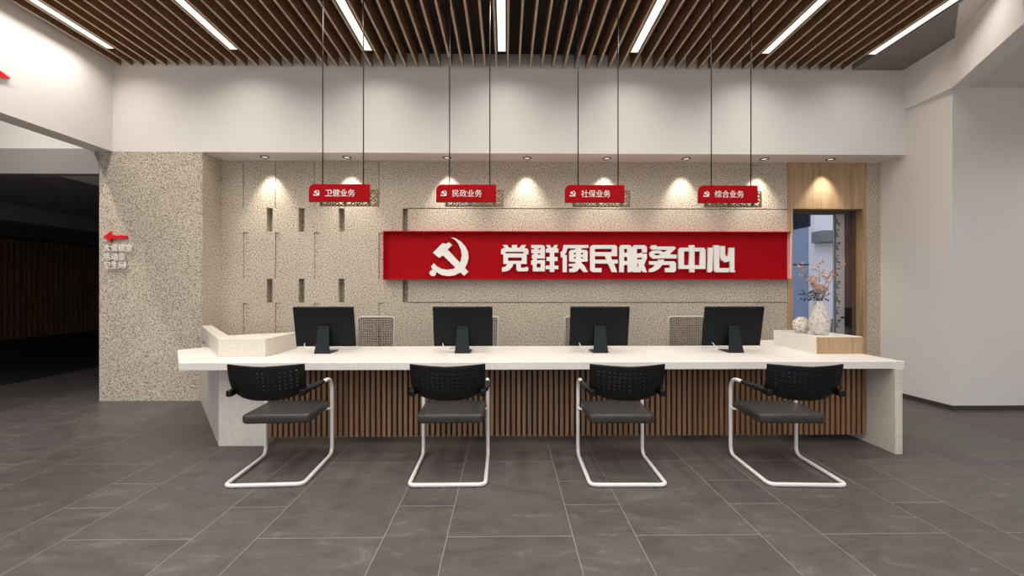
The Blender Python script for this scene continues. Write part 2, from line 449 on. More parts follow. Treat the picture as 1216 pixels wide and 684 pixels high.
# left zone: fascia, lower ceilings, slatted far wall
bm = bmesh.new(); box(bm, -14.6, -5.35, YB, YB + .12, 2.987, 3.318)
struct('trim_6', bm, M['grey_fascia'], 'grey fascia band over the dark corridor')
bm = bmesh.new(); box(bm, -14.6, -5.42, YB + .04, 6.3, 3.318, 5.2)
struct('wall_left_upper', bm, M['white_wall'], 'white upper wall above the grey fascia')
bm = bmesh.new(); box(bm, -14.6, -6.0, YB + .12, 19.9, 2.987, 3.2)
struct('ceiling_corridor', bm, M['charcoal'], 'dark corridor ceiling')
bm = bmesh.new(); box(bm, -6.0, -5.345, YB + .12, 19.9, 2.99, 3.2)
struct('trim_7', bm, M['ceil_white'], 'pale ceiling strip beside the granite pier')
bm = bmesh.new(); box(bm, -9.1, -8.8, YB + .12, 19.9, 2.70, 2.987)
struct('trim_8', bm, M['charcoal'], 'dark dropped beam in the corridor')
bm = bmesh.new(); box(bm, -14.6, -5.42, Y0, YB + .04, 4.6, 4.8)
struct('ceiling_left', bm, M['ceil_white'], 'white ceiling over the left zone')
bm = bmesh.new()
box(bm, -14.8, -14.5, Y0, 20, 0, 5.0, 1)
y = 5.9
while y < 19.8:
    box(bm, -14.5, -14.44, y, y + .09, 0, 2.93, 0); y += .16
struct('wall_left', bm, [M['slat_wood'], M['backing']], 'dark timber slatted wall at the end of the corridor')
bm = bmesh.new(); box(bm, -15, 3.0, 19.9, 20.1, 0, 3.2); box(bm, -5.345, -5.2, YW + .25, 19.9, 0, 3.2)
struct('wall_corridor', bm, M['charcoal'], 'dark corridor end wall')

# ------------------------------------------------------------------ door in the stone wall
door = bpy.data.objects.new('door_1', None); COL.objects.link(door); door.location = (4.6, YW, 0)
door['kind'] = 'structure'; door['label'] = 'glazed door in a pale oak surround'; door['category'] = 'door'
def dpart(name, bm, mat, parent=door, **k):
    bmesh.ops.translate(bm, verts=bm.verts[:], vec=(-4.6, -YW, 0))
    return obj(name, bm, mat, parent, **k)
bm = bmesh.new()
box(bm, 4.028, 4.101, YW - .012, YW + .25, 0, 3.281); box(bm, 5.119, 5.168, YW - .012, YW + .25, 0, 3.281); box(bm, 4.101, 5.119, YW - .012, YW + .25, 2.62, 3.281)
dpart('surround', bm, M['oak'])
bm = bmesh.new(); box(bm, 5.06, 5.119, YW + .12, YW + .25, 0, 2.62); box(bm, 4.101, 4.14, YW + .14, YW + .25, 0, 2.62); box(bm, 4.14, 5.06, YW + .14, YW + .25, 2.575, 2.62)
dpart('door_frame', bm, M['brown_frame'])
bm = bmesh.new(); box(bm, 4.46, 4.84, YW + .18, YW + .188, 0.02, 2.575)
dpart('glass_pane', bm, M['glass'])
bm = bmesh.new(); box(bm, 4.14, 4.46, YW + .18, YW + .188, 0.02, 2.575)
dpart('glass_pane', bm, M['glass_blue'])
bm = bmesh.new(); box(bm, 4.835, 4.985, YW + .165, YW + .20, 0, 2.575)
ds = dpart('frosted_strip', bm, M['door_strip'])
bm = bmesh.new()
box(bm, 4.835, 4.85, YW + .158, YW + .165, .02, 2.57)
z = .15; k = 0
while z < 2.5:
    w = (.05, .03, .04)[k % 3]
    box(bm, 4.865, 4.865 + w, YW + .160, YW + .165, z, z + .014)
    if k % 2 == 0: box(bm, 4.865, 4.878, YW + .160, YW + .165, z, z + .075)
    if k % 3 == 0: box(bm, 4.900, 4.912, YW + .160, YW + .165, z - .03, z + .018)
    z += .095; k += 1
dpart('tick_marks', bm, M['tick'], parent=ds)
bm = bmesh.new(); box(bm, 4.985, 5.06, YW + .15, YW + .21, 0, 2.575)
dpart('stile', bm, M['brown_frame'])
bm = bmesh.new(); box(bm, 4.975, 5.045, YW + .10, YW + .15, .92, 1.20)
lk = dpart('lock_case', bm, M['black_plastic'], bevel=.006)
bm = bmesh.new(); tube(bm, [(5.0, YW + .105, 1.06), (5.0, YW + .07, 1.06), (4.86, YW + .07, 1.06)], .011, 10)
dpart('lever', bm, M['black_plastic'], parent=lk)
bm = bmesh.new(); tube(bm, [(4.155, YW + .12, .86), (4.155, YW + .12, 1.56)], .012, 10); box(bm, 4.147, 4.163, YW + .12, YW + .18, .95, .97); box(bm, 4.147, 4.163, YW + .12, YW + .18, 1.46, 1.48)
dpart('pull_bar', bm, M['black_plastic'])

bm = bmesh.new(); tube(bm, [(4.14, YW + .16, 1.83), (4.45, YW + .16, 1.83)], .010, 8)
dpart('push_bar', bm, M['black_plastic'])

# outside, seen through the door
bm = bmesh.new(); box(bm, 3.0, 30, 6.46, 46, -.25, -.05)
struct('ground_outside', bm, M['pave'], 'grey paving outside the glazed door')
b = thing('building', 'pale rendered building with grey eave band outside the glazed door', 'building', (10.6, 14, -.05))
bm = bmesh.new(); box(bm, -.62, 6, 0, 5, 0, 6); obj('facade', bm, M['out_white'], b)
bm = bmesh.new(); box(bm, -.72, 6, -.5, 0, 3.0, 3.35); obj('eave', bm, M['out_grey'], b)
bm = bmesh.new(); box(bm, -.62, 6, -.06, 0, 0, .55); obj('plinth', bm, M['out_grey'], b)
c = thing('canopy', 'dark steel canopy outside the door at upper left of the glass', 'canopy', (5.98, 8.5, 2.58))
bm = bmesh.new(); box(bm, -1.2, 0, 0, 1.2, .12, .5); obj('canopy_roof', bm, M['out_navy'], c)
bm = bmesh.new(); box(bm, -1.2, -1.12, 1.1, 1.18, -2.63, .12); obj('post', bm, M['out_navy'], c)
bm = bmesh.new(); box(bm, 9.0, 14.0, 20, 21.2, -.05, 1.15)
bmesh.ops.subdivide_edges(bm, edges=bm.edges[:], cuts=8, use_grid_fill=True)
for v in bm.verts:
    if v.co.z > 0: v.co += Vector((random.uniform(-.1, .1), random.uniform(-.1, .1), random.uniform(-.12, .12)))
h = obj('hedge', bm, M['hedge']); h.location = (0, 0, 0); tag(h, 'dark clipped hedge outside beyond the glazed door', 'hedge')

# ------------------------------------------------------------------ reception counter
ZT, ZU, ZL = .827, .760, .997
desk = thing('reception_counter', 'long white quartz reception counter with vertical walnut slats', 'counter', (0, 4.5, 0))
def kpart(name, bm, mat, **k):
    bmesh.ops.translate(bm, verts=bm.verts[:], vec=(0, -4.5, 0))
    return obj(name, bm, mat, desk, **k)
bm = bmesh.new()
prism(bm, [(-2.86, 3.86), (3.565, 3.86), (3.565, 5.48), (2.62, 5.48), (2.62, 4.95), (-2.45, 4.95), (-3.1, 5.72), (-3.90, 5.72), (-3.25, 4.875), (-3.34, 4.905), (-3.487, 4.688)], ZU, ZT)
top = kpart('worktop', bm, M['quartz'], bevel=.004)
bm = bmesh.new()
prism(bm, [(-2.69, 4.13), (-2.25, 4.13), (-2.25, 4.28), (-2.62, 4.28), (-3.80, 5.76), (-3.98, 5.76)], 0, ZU)
kpart('leg', bm, M['quartz_grey'], bevel=.004)
bm = bmesh.new(); box(bm, 3.470, 3.535, 3.845, 5.45, 0, ZU)
kpart('leg', bm, M['quartz_grey'], bevel=.004)
bm = bmesh.new()
prism(bm, [(-2.737, 4.2), (-2.295, 4.2), (-2.302, 4.87), (-2.863, 4.545), (-3.865, 5.80), (-3.935, 5.705)], ZT, ZL)
bmesh.ops.translate(bm, verts=bm.verts[:], vec=(2.8, -4.5, -ZT))
lw = obj('raised_ledge', bm, M['quartz_grey'], bevel=.003); lw.location = (-2.8, 4.5, ZT)
tag(lw, 'white quartz raised ledge with angled arm on the left end of the counter', 'ledge')
bm = bmesh.new(); box(bm, 3.105, 3.565, 4.325, 5.03, ZT, ZL)
lr = thing('raised_ledge', 'white raised ledge with pale oak front carrying the vases', 'ledge', (3.335, 4.67, ZT))
bmesh.ops.translate(bm, verts=bm.verts[:], vec=(-3.335, -4.67, -ZT))
obj('body', bm, M['quartz'], lr, bevel=.002)
bm = bmesh.new(); box(bm, 3.105, 3.565, 4.309, 4.325, ZT, ZL - .006)
bmesh.ops.translate(bm, verts=bm.verts[:], vec=(-3.335, -4.67, -ZT))
lrw = obj('front_panel', bm, M['oak'], lr); lrw['label'] = 'pale oak front panel of the right ledge'
bm = bmesh.new()
n = 112; x0, x1 = -2.25, 3.47; p = (x1 - x0) / n
for i in range(n): box(bm, x0 + p*i + .008, x0 + p*i + .008 + .030, 4.15, 4.185, .076, ZU - .002, 0)
box(bm, x0, x1, 4.185, 4.215, .076, ZU - .002, 1)
kpart('slat_panel', bm, [M['slat_wood'], M['backing']])

# ------------------------------------------------------------------ ceiling lights
L0 = None
names = ['leftmost linear ceiling light, beside the white beam', 'second linear ceiling light from the left', 'third linear ceiling light from the left',
         'middle linear ceiling light pointing straight at the counter', 'third linear ceiling light from the right', 'second linear ceiling light from the right',
         'rightmost linear ceiling light, along the grey ceiling panel']
for k, lab in zip((-32, -22, -11, 0, 11, 22, 31), names):
    x = -.05 + PITCH * k
    if L0 is None:
        L0 = thing('linear_ceiling_light', lab, 'ceiling light', (x, 5.42, zc(5.42)), group='linear lights in the slatted ceiling')
        s = -.016; y0, y1 = -9.4, 0
        bm = bmesh.new(); w = .046
        hexa(bm, [(-w, y0, s*y0+.002), (w, y0, s*y0+.002), (w, y1, .002), (-w, y1, .002), (-w, y0, s*y0+.01), (w, y0, s*y0+.01), (w, y1, .01), (-w, y1, .01)])
        obj('diffuser', bm, M['strip'], L0)
        li = bpy.data.lights.new('strip_beam', 'AREA'); li.shape = 'RECTANGLE'; li.size = .09; li.size_y = 9.38; li.energy = 95; li.spread = math.radians(150); li.color = (1, .945, .88)
        lo_ = bpy.data.objects.new('strip_beam', li); COL.objects.link(lo_); lo_.parent = L0; lo_.location = (0, -4.7, .016*4.7 - .0005); lo_.rotation_euler = (math.atan(-.016), 0, 0)
        bm = bmesh.new()
        for a, c in ((-.055, -.047), (.047, .055)):
            hexa(bm, [(a, y0, s*y0), (c, y0, s*y0), (c, y1, 0), (a, y1, 0), (a, y0, s*y0+.06), (c, y0, s*y0+.06), (c, y1, .06), (a, y1, .06)])
        hexa(bm, [(-.055, y0, s*y0+.03), (.055, y0, s*y0+.03), (.055, y1+.008, .03), (-.055, y1+.008, .03), (-.055, y0, s*y0+.06), (.055, y0, s*y0+.06), (.055, y1+.008, .06), (-.055, y1+.008, .06)])
        obj('housing', bm, M['black_plastic'], L0)
    else:
        f = dup(L0, (x, 5.42, zc(5.42)), 0, lab)
        if k == 31:
            f.scale = (1, .135, .135)
            for ch in f.children:
                if ch.type == 'LIGHT':
                    ch.data = ch.data.copy(); ch.data.energy = 95 * .07

for x, lab in ((-5.95, 'added linear fill light over the left hall, unseen beyond the white beam'),):  # added lamp, out of view, brightens the left hall and its upper wall
    f = dup(L0, (x, 5.3, 4.55), 0, lab)
    for ch in f.children:
        if ch.type == 'LIGHT': ch.data = ch.data.copy(); ch.data.energy = 150

f = dup(L0, (7.4, 4.3, 3.915), 0, 'added linear fill light under the lower right ceiling, out of view right of the angled beam')  # added lamp, never in view, brightens the front of the right wall
f.scale = (1, .6, .2)
for ch in f.children:
    if ch.type == 'LIGHT': ch.data = ch.data.copy(); ch.data.energy = 85

# ------------------------------------------------------------------ downlights in the soffit
D0 = None
dl = [(-3.293, 'leftmost soffit downlight, near the granite pier'), (-2.179, 'second soffit downlight from the left, above the first hanging sign'),
      (-.81, 'third soffit downlight from the left, by the second hanging sign'), (.293, 'soffit downlight between the second and third hanging signs'),
      (1.396, 'soffit downlight just right of the third hanging sign rods'), (2.498, 'soffit downlight left of the fourth hanging sign rods'),
      (3.589, 'soffit downlight right of the fourth hanging sign'), (4.518, 'rightmost soffit downlight, above the oak door surround')]
for x, lab in dl:
    if D0 is None:
        D0 = thing('downlight', lab, 'downlight', (x, 6.02, SOF), group='round downlights in the soffit')
        bm = bmesh.new(); lathe(bm, [(.060, .002), (.060, -.006), (.041, -.007), (.039, .002)], 24, cap=False); bmesh.ops.solidify(bm, geom=bm.faces[:], thickness=.002)
        obj('trim_ring', bm, M['chrome'], D0, smooth=True)
        bm = bmesh.new(); lathe(bm, [(.039, -.003), (.0385, -.001)], 24)
        obj('lens', bm, M['lens'], D0)
        li = bpy.data.lights.new('downlight_beam', 'SPOT'); li.energy = 48; li.spot_size = math.radians(70); li.spot_blend = .8; li.shadow_soft_size = .025; li.color = (1, .93, .82)
        lo_ = bpy.data.objects.new('downlight_beam', li); COL.objects.link(lo_); lo_.parent = D0; lo_.location = (0, 0, -.012); lo_.rotation_euler = (math.radians(8), 0, 0)
    else:
        dup(D0, (x, 6.02, SOF), 0, lab)

# ------------------------------------------------------------------ big red sign
EMB = {'hammer': [[(115,290),(245,160),(285,172),(330,148),(372,185),(310,245),(590,545),(530,600),(250,325),(195,358)]],
       'sickle': [[(352,82),(420,95),(490,140),(545,200),(582,270),(592,350),(575,430),(545,490),(480,555),(400,595),(320,605),(240,592),(190,568),(160,545),(150,590),(130,603),(110,606),(85,595),(70,575),(68,552),(82,530),(110,520),(90,475),(128,432),(165,470),(230,505),(300,518),(390,505),(450,460),(485,405),(500,330),(490,250),(455,170),(410,115)]]}
G = [
 (0, [[(95,150),(170,150),(195,195),(240,195),(240,150),(325,150),(325,195),(360,195),(395,150),(468,150),(440,198),(480,205),(505,230),(505,300),(478,300),(478,455),(385,455),(385,515),(450,515),(470,500),(505,515),(505,550),(490,575),(335,575),(312,550),(312,455),(265,455),(250,500),(200,555),(150,575),(85,582),(82,515),(135,500),(172,458),(105,455),(105,300),(68,300),(68,230),(90,207),(130,198)],
      [(140,260),(425,260),(425,287),(140,287)], [(180,352),(398,352),(398,406),(180,406)]]),
 (0, [[(550,150),(735,150),(768,175),(768,368),(640,368),(640,394),(768,394),(768,575),(575,575),(575,468),(548,468),(548,405),(590,380),(560,365),(560,310),(588,302),(588,283),(552,280),(552,224),(598,220),(598,202),(550,200)],
      [(664,198),(702,198),(702,224),(664,224)], [(650,282),(697,282),(697,303),(650,303)], [(638,448),(700,448),(700,512),(638,512)]]),
 (0, [[(790,150),(845,150),(870,190),(895,190),(925,150),(975,150),(955,200),(985,215),(985,272),(920,272),(920,342),(972,342),(972,408),(920,408),(920,482),(985,482),(985,540),(920,540),(920,585),(848,585),(848,540),(782,540),(782,482),(848,482),(848,408),(795,408),(795,342),(848,342),(848,272),(785,272),(785,215),(815,200)]]),
 (70, [[(112,150),(508,150),(508,195),(395,203),(395,228),(470,230),(495,255),(495,415),(400,420),(400,442),(440,480),(500,585),(430,588),(370,520),(330,570),(280,588),(200,588),(200,535),(245,525),(272,497),(195,492),(195,455),(300,447),(300,423),(200,415),(200,255),(225,230),(300,226),(300,205),(190,205),(178,192),(150,280),(122,312),(162,312),(162,588),(95,588),(95,345),(68,352),(62,290),(62,262),(95,240)],
      [(273,273),(306,273),(306,302),(273,302)], [(273,340),(306,340),(306,368),(273,368)], [(391,273),(422,273),(422,302),(391,302)], [(391,340),(422,340),(422,368),(391,368)]]),
 (70, [[(560,160),(580,150),(940,150),(968,180),(968,328),(868,328),(885,385),(978,385),(978,445),(918,447),(970,588),(885,588),(820,450),(612,448),(612,520),(718,520),(718,588),(580,588),(535,560),(535,185)],
      [(612,210),(885,210),(885,264),(612,264)], [(612,328),(775,328),(797,385),(612,385)]]),
 (140, [[(50,185),(75,150),(220,150),(252,190),(285,150),(455,150),(490,180),(490,272),(415,272),(415,287),(490,292),(490,360),(445,470),(490,588),(425,588),(403,552),(385,588),(258,588),(244,565),(228,588),(180,588),(180,470),(122,470),(118,588),(45,588)],
      [(123,210),(174,210),(174,273),(123,273)], [(123,340),(174,340),(174,406),(123,406)], [(330,210),(412,210),(412,271),(345,287),(330,287)], [(330,353),(411,353),(411,382),(330,382)], [(333,425),(360,475),(333,535)]]),
 (140, [[(545,185),(570,150),(640,150),(650,172),(935,172),(958,200),(855,295),(970,305),(970,365),(740,365),(590,370),(535,330),(530,280),(575,240),(700,235),(760,265),(825,228),(560,222)], [(606,287),(690,287),(716,305),(640,317),(606,304)]]),
 (140, [[(530,410),(670,410),(675,382),(765,382),(765,410),(925,410),(958,440),(958,560),(930,588),(785,588),(785,520),(860,515),(860,470),(740,470),(690,530),(600,580),(525,588),(525,540),(590,510),(620,468),(530,465)]]),
 (210, [[(70,190),(215,190),(215,150),(300,150),(300,190),(450,190),(478,225),(478,535),(300,535),(300,588),(215,588),(215,535),(40,535),(40,225)],
      [(130,250),(214,250),(214,474),(130,474)], [(300,250),(388,250),(388,474),(300,474)]]),
 (210, [[(522,190),(608,190),(590,400),(590,560),(570,588),(503,588),(515,370)]]),
 (210, [[(612,150),(700,150),(700,520),(870,520),(850,588),(640,588),(612,560)]]),
 (210, [[(712,162),(795,165),(795,290),(815,345),(850,310),(862,190),(945,190),(945,550),(960,588),(872,588),(868,410),(800,428),(735,390),(712,330)]]),
]
CHARS = [(0,), (1, 2), (3,), (4,), (5,), (6, 7), (8,), (9, 10, 11)]
SX0, SX1, SZ0, SZ1 = -1.71, 4.026, 1.604, 2.282
sign = thing('wall_sign', 'long red wall sign with white emblem and white lettering on the granite wall', 'sign', ((SX0+SX1)/2, YW, SZ0))
def spart(name, bm, mat, parent=sign, **k):
    bmesh.ops.translate(bm, verts=bm.verts[:], vec=(-(SX0+SX1)/2, -YW, -SZ0))
    return obj(name, bm, mat, parent, **k)
bm = bmesh.new(); box(bm, SX0, SX1, YW - .02, YW, SZ0, SZ1)
panel = spart('red_panel', bm, M['red'])
bm = bmesh.new()
box(bm, SX0, SX1, YW - .095, YW - .02, SZ1 - .012, SZ1); box(bm, SX0, SX1, YW - .095, YW - .02, SZ0, SZ0 + .012)
box(bm, SX0, SX0 + .012, YW - .095, YW - .02, SZ0 + .012, SZ1 - .012)
spart('frame', bm, M['red_rim'])
bm = bmesh.new(); box(bm, SX1 - .012, SX1, YW - .095, YW - .02, SZ0 + .012, SZ1 - .012)
fr = spart('frame_edge', bm, M['lit_rim']); fr['label'] = 'right edge of the red frame, coloured pale pink as if lit'
u = .0119 / 13.68
for ci in CHARS:
    polys_all = None
    bmt = bmesh.new()
    for gi in ci:
        off, polys = G[gi]
        w = [[(-.128 + (off + px / 13.68) * .0119 * 1.011, 2.222 - py * u * 1.002) for px, py in p] for p in polys]
        b2 = curve_mesh('glyph', w, .035)
        tmp = bpy.data.meshes.new('t'); b2.to_mesh(tmp); b2.free(); bmt.from_mesh(tmp); bpy.data.meshes.remove(tmp)
    bmesh.ops.translate(bmt, verts=bmt.verts[:], vec=(0, YW - .035, 0))
    spart('letter', bmt, M['letter'])
ue = .0119 / 11.4
for nm, dy in (('sickle', 0), ('hammer', .001)):
    w = [[(-1.141 + px * ue, 2.283 - py * ue) for px, py in p] for p in EMB[nm]]
    b2 = curve_mesh(nm, w, .035 + dy)
    bmesh.ops.translate(b2, verts=b2.verts[:], vec=(0, YW - .035, 0))
    spart(nm, b2, M['letter'])

# ------------------------------------------------------------------ direction sign on the pier
ar = thing('direction_sign', 'red arrow over three rows of white characters on the granite pier', 'sign', (-5.1, YB, 1.75))
b2 = curve_mesh('arrow', [[(-.158, .402), (-.060, .482), (-.060, .424), (.145, .424), (.145, .380), (-.060, .380), (-.060, .332)]], .02)
bmesh.ops.translate(b2, verts=b2.verts[:], vec=(0, -.018, 0)); obj('arrow', b2, M['arrow_red'], ar)
for px, pz in ((-.03, .40), (.12, .40)):
    bm = bmesh.new(); box(bm, px-.008, px+.008, -.02, 0, pz-.008, pz+.008); obj('stand_off', bm, M['chrome'], ar)
for body, x1, z0 in (('大会议室', .225, .216), ('活动室', .130, .098), ('卫生间', .130, -.010)):
    b2 = text_mesh(body, .1, .016, 0)
    fit(b2, -.148, x1, z0, z0 + .092, -.034)
    t = obj('lettering', b2, M['letter'], ar)
for zz in (.26, .14, .03):
    for xx in (-.10, .06):
        bm = bmesh.new(); box(bm, xx-.006, xx+.006, -.036, 0, zz-.006, zz+.006); obj('stand_off', bm, M['chrome'], ar)

# ------------------------------------------------------------------ hanging signs
YS = 4.40
words = ['卫健业务', '民政业务', '社保业务', '综合业务']
hlab = ['leftmost hanging red sign reading 卫健业务', 'second hanging red sign, reading 民政业务', 'third hanging red sign, reading 社保业务', 'rightmost hanging red sign reading 综合业务']
hx = [-1.661, -.3975, .893, 2.243]
shared = {}
for i in range(4):
    h = thing('hanging_sign', hlab[i], 'sign', (hx[i], YS, 2.43), group='red service signs hung above the counter')
    if not shared:
        W, H = .300, .088
        arc = [(-W + .055 - .055*math.sin(a), H - .055 + .055*math.cos(a)) for a in [k*PI/2/6 for k in range(7)]]
        poly = arc + [(-W, -H), (W, -H), (W, H)]
        b2 = curve_mesh('red_panel', [poly], .022); shared['red_panel'] = obj('red_panel', b2, M['red'], h)
        e = .062 / 540
        for nm, dy in (('sickle', 0), ('hammer', .0006)):
            w = [[(-.254 + (px - 70) * e, .031 - (py - 80) * e) for px, py in p] for p in EMB[nm]]
            b2 = curve_mesh(nm, w, .006 + dy); bmesh.ops.translate(b2, verts=b2.verts[:], vec=(0, -.022, 0))
            shared[nm] = obj(nm, b2, M['letter'], shared['red_panel'])
        # fretwork board behind, offset down and right
        bm = bmesh.new()
        X0, X1, Z0, Z1 = -.215, .372, -.122, .045; ya, yb = .030, .044; t = .010
        box(bm, X0, X1, ya, yb, Z0, Z0 + t); box(bm, X0, X1, ya, yb, Z1 - t, Z1); box(bm, X0, X0 + t, ya, yb, Z0 + t, Z1 - t); box(bm, X1 - t, X1, ya, yb, Z0 + t, Z1 - t)
        nx, nz = 14, 4; cw, ch = (X1 - X0 - 2*t) / nx, (Z1 - Z0 - 2*t) / nz
        def bar(p, q, w=.0042):
            d = Vector((q[0]-p[0], 0, q[1]-p[1])); nrm = Vector((-d.z, 0, d.x)).normalized() * w
            a, c = Vector((p[0], 0, p[1])), Vector((q[0], 0, q[1]))
            pts = [a - nrm, a + nrm, c + nrm, c - nrm]
            hexa(bm, [(v.x, ya + .001, v.z) for v in pts] + [(v.x, yb - .001, v.z) for v in pts])
        for a in range(nx):
            for c in range(nz):
                x0, z0 = X0 + t + a*cw, Z0 + t + c*ch
                if (a + c) % 2: bar((x0, z0), (x0+cw, z0+ch)); bar((x0+cw/2, z0+ch/2), (x0+cw, z0))
                else: bar((x0, z0+ch), (x0+cw, z0)); bar((x0, z0), (x0+cw/2, z0+ch/2))
                if a % 3 == 0: bar((x0, z0), (x0, z0+ch))
        shared['lattice_panel'] = obj('lattice_panel', bm, M['brass_wood'], h)
        for xx in (-.2, .28):
            bm = bmesh.new(); box(bm, xx-.008, xx+.008, 0, .030, -.06, -.044)
            shared['spacer%d' % (xx > 0)] = obj('spacer', bm, M['chrome'], h)
        for xx in (-.167, .237):
            bm = bmesh.new(); ztop = zc(YS) + .19 - 2.43
            tube(bm, [(xx, -.011, .086), (xx, -.011, ztop)], .0055, 8); shared['rod%d' % (xx > 0)] = obj('rod', bm, M['cable'], h)
    else:
        for nm in ('red_panel', 'lattice_panel', 'spacer0', 'spacer1', 'rod0', 'rod1'):
            c = shared[nm].copy(); COL.objects.link(c); c.parent = h
            if nm == 'red_panel':
                for n2 in ('sickle', 'hammer'):
                    d = shared[n2].copy(); COL.objects.link(d); d.parent = c
    pan = [c for c in h.children if c.name.startswith('red_panel')][0]
    b2 = text_mesh(words[i], .08, .005, 0)
    fit(b2, -.138, .156, -.036, .036, -.022)
    obj('lettering', b2, M['letter'], pan)

# ------------------------------------------------------------------ visitor chairs
def visitor_chair(loc, rz, label):
    """origin on the floor, at the middle of the base; -Y is the rear (towards the camera), +Y the desk"""
    ch = thing('visitor_chair', label, 'chair', loc, rz, 'black and white visitor chairs facing the counter')
    s, r = .284, .0155
    yr, yf = -.315, .300
    path = [(-s, .03, .694), (-s, yf, .694), (-s, yf, r), (-s, yr, r), (s, yr, r), (s, yf, r), (s, yf, .694), (s, .03, .694)]
    bm = bmesh.new(); tube(bm, fillet(path, [.14, .075, .055, .055, .075, .14], 10), r, 12)
    obj('frame', bm, M['white_tube'], ch)
    # seat cushion, softly crowned
    bm = bmesh.new(); box(bm, -.264, .264, -.142, .318, .414, .488)
    ve = [e for e in bm.edges if abs(e.verts[0].co.z - e.verts[1].co.z) > .01]
    bmesh.ops.bevel(bm, geom=ve, offset=.045, segments=5, affect='EDGES', profile=.5)
    he = [e for e in bm.edges if abs(e.verts[0].co.z - e.verts[1].co.z) < 1e-5 and len(e.link_faces) == 2 and any(abs(f.normal.z) > .9 for f in e.link_faces) and not all(abs(f.normal.z) > .9 for f in e.link_faces)]
    bm.normal_update()
    he = [e for e in bm.edges if len(e.link_faces) == 2 and abs(e.link_faces[0].normal.z - e.link_faces[1].normal.z) > .5]
    bmesh.ops.bevel(bm, geom=he, offset=.024, segments=5, affect='EDGES', profile=.5)
    obj('seat', bm, M['black_leather'], ch, smooth=True)
    bm = bmesh.new(); box(bm, -.20, .20, -.08, .25, .404, .418)
    obj('seat_pan', bm, M['black_plastic'], ch, bevel=.006)
    for sg in (-1, 1):
        bm = bmesh.new(); tube(bm, fillet([(sg*.284, .300, .452), (sg*.284, .285, .420), (sg*.225, .24, .418)], .02, 4), .010, 8)
        obj('seat_bracket', bm, M['white_tube'], ch)
        # arm pad: from tube end back to the pod of the backrest
        bm = bmesh.new()
        A = fillet([(sg*.284, .085, .695), (sg*.284, .00, .698), (sg*.276, -.20, .702), (sg*.262, -.245, .695)], .03, 5)
        rings = []
        for i, pnt in enumerate(A):
            t = i / (len(A)-1); w, hh = .019 + .012*math.sin(PI*t), .017 + .008*t
            rings.append([bm.verts.new(pnt + Vector((w*math.cos(q), 0, hh*math.sin(q)))) for q in [2*PI*k/12 for k in range(12)]])
        for a, c in zip(rings, rings[1:]):
            for k in range(12): bm.faces.new((a[k], a[(k+1) % 12], c[(k+1) % 12], c[k]))
        bm.faces.new(rings[0]); bm.faces.new(rings[-1][::-1])
        obj('armrest', bm, M['black_plastic'], ch, smooth=True)
        bm = bmesh.new(); lathe(bm, [(.013, 0), (.013, .004), (.011, .006)], 12, sg*.2, yr)
        obj('rubber_foot', bm, M['rubber'], ch)
    # perforated shell of the back
    bm = bmesh.new(); nx, nz = 60, 24; V = {}
    for i in range(nx + 1):
        uu = -1 + 2 * i / nx
        hw = .276
        zb = .638 + .064 * abs(uu) ** 2.8; zt = .900 + .010 * abs(uu)
        for j in range(nz + 1):
            v = j / nz
            z = zb + (zt - zb) * v
            wid = hw * (1 + .02 * v)
            if abs(uu) > .97 and v < .12: wid *= .995
            y = -.330 + .075 * uu * uu - .020 * v + .045 * (1 - v) ** 3
            V[i, j] = bm.verts.new((uu * wid, y, z))
    for i in range(nx):
        for j in range(nz):
            hole = (i % 4 == 2) and (j % 3 == 1) and 7 <= j <= 21 and 4 <= i <= 55
            if hole: continue
            bm.faces.new((V[i, j], V[i+1, j], V[i+1, j+1], V[i, j+1]))
    bk = obj('backrest', bm, M['black_plastic'], ch, smooth=True)
    so = bk.modifiers.new('Solidify', 'SOLIDIFY'); so.thickness = .012; so.offset = 0
    for sg in (-1, 1):
        bm = bmesh.new(); box(bm, sg*.264 - .022, sg*.264 + .022, -.300, -.225, .668, .718)
        obj('arm_pod', bm, M['black_plastic'], ch, bevel=.012)
    return ch
c0 = visitor_chair((-1.816, 3.592, 0), math.radians(2.6), 'leftmost black visitor chair, in front of the left counter block')
dup(c0, (-.441, 3.574, 0), math.radians(.5), 'second visitor chair from the left, below the second monitor')
dup(c0, (.918, 3.556, 0), math.radians(-.8), 'third visitor chair from the left, below the third monitor')
dup(c0, (2.264, 3.538, 0), math.radians(-2.6), 'rightmost black visitor chair, near the vases end of the counter')

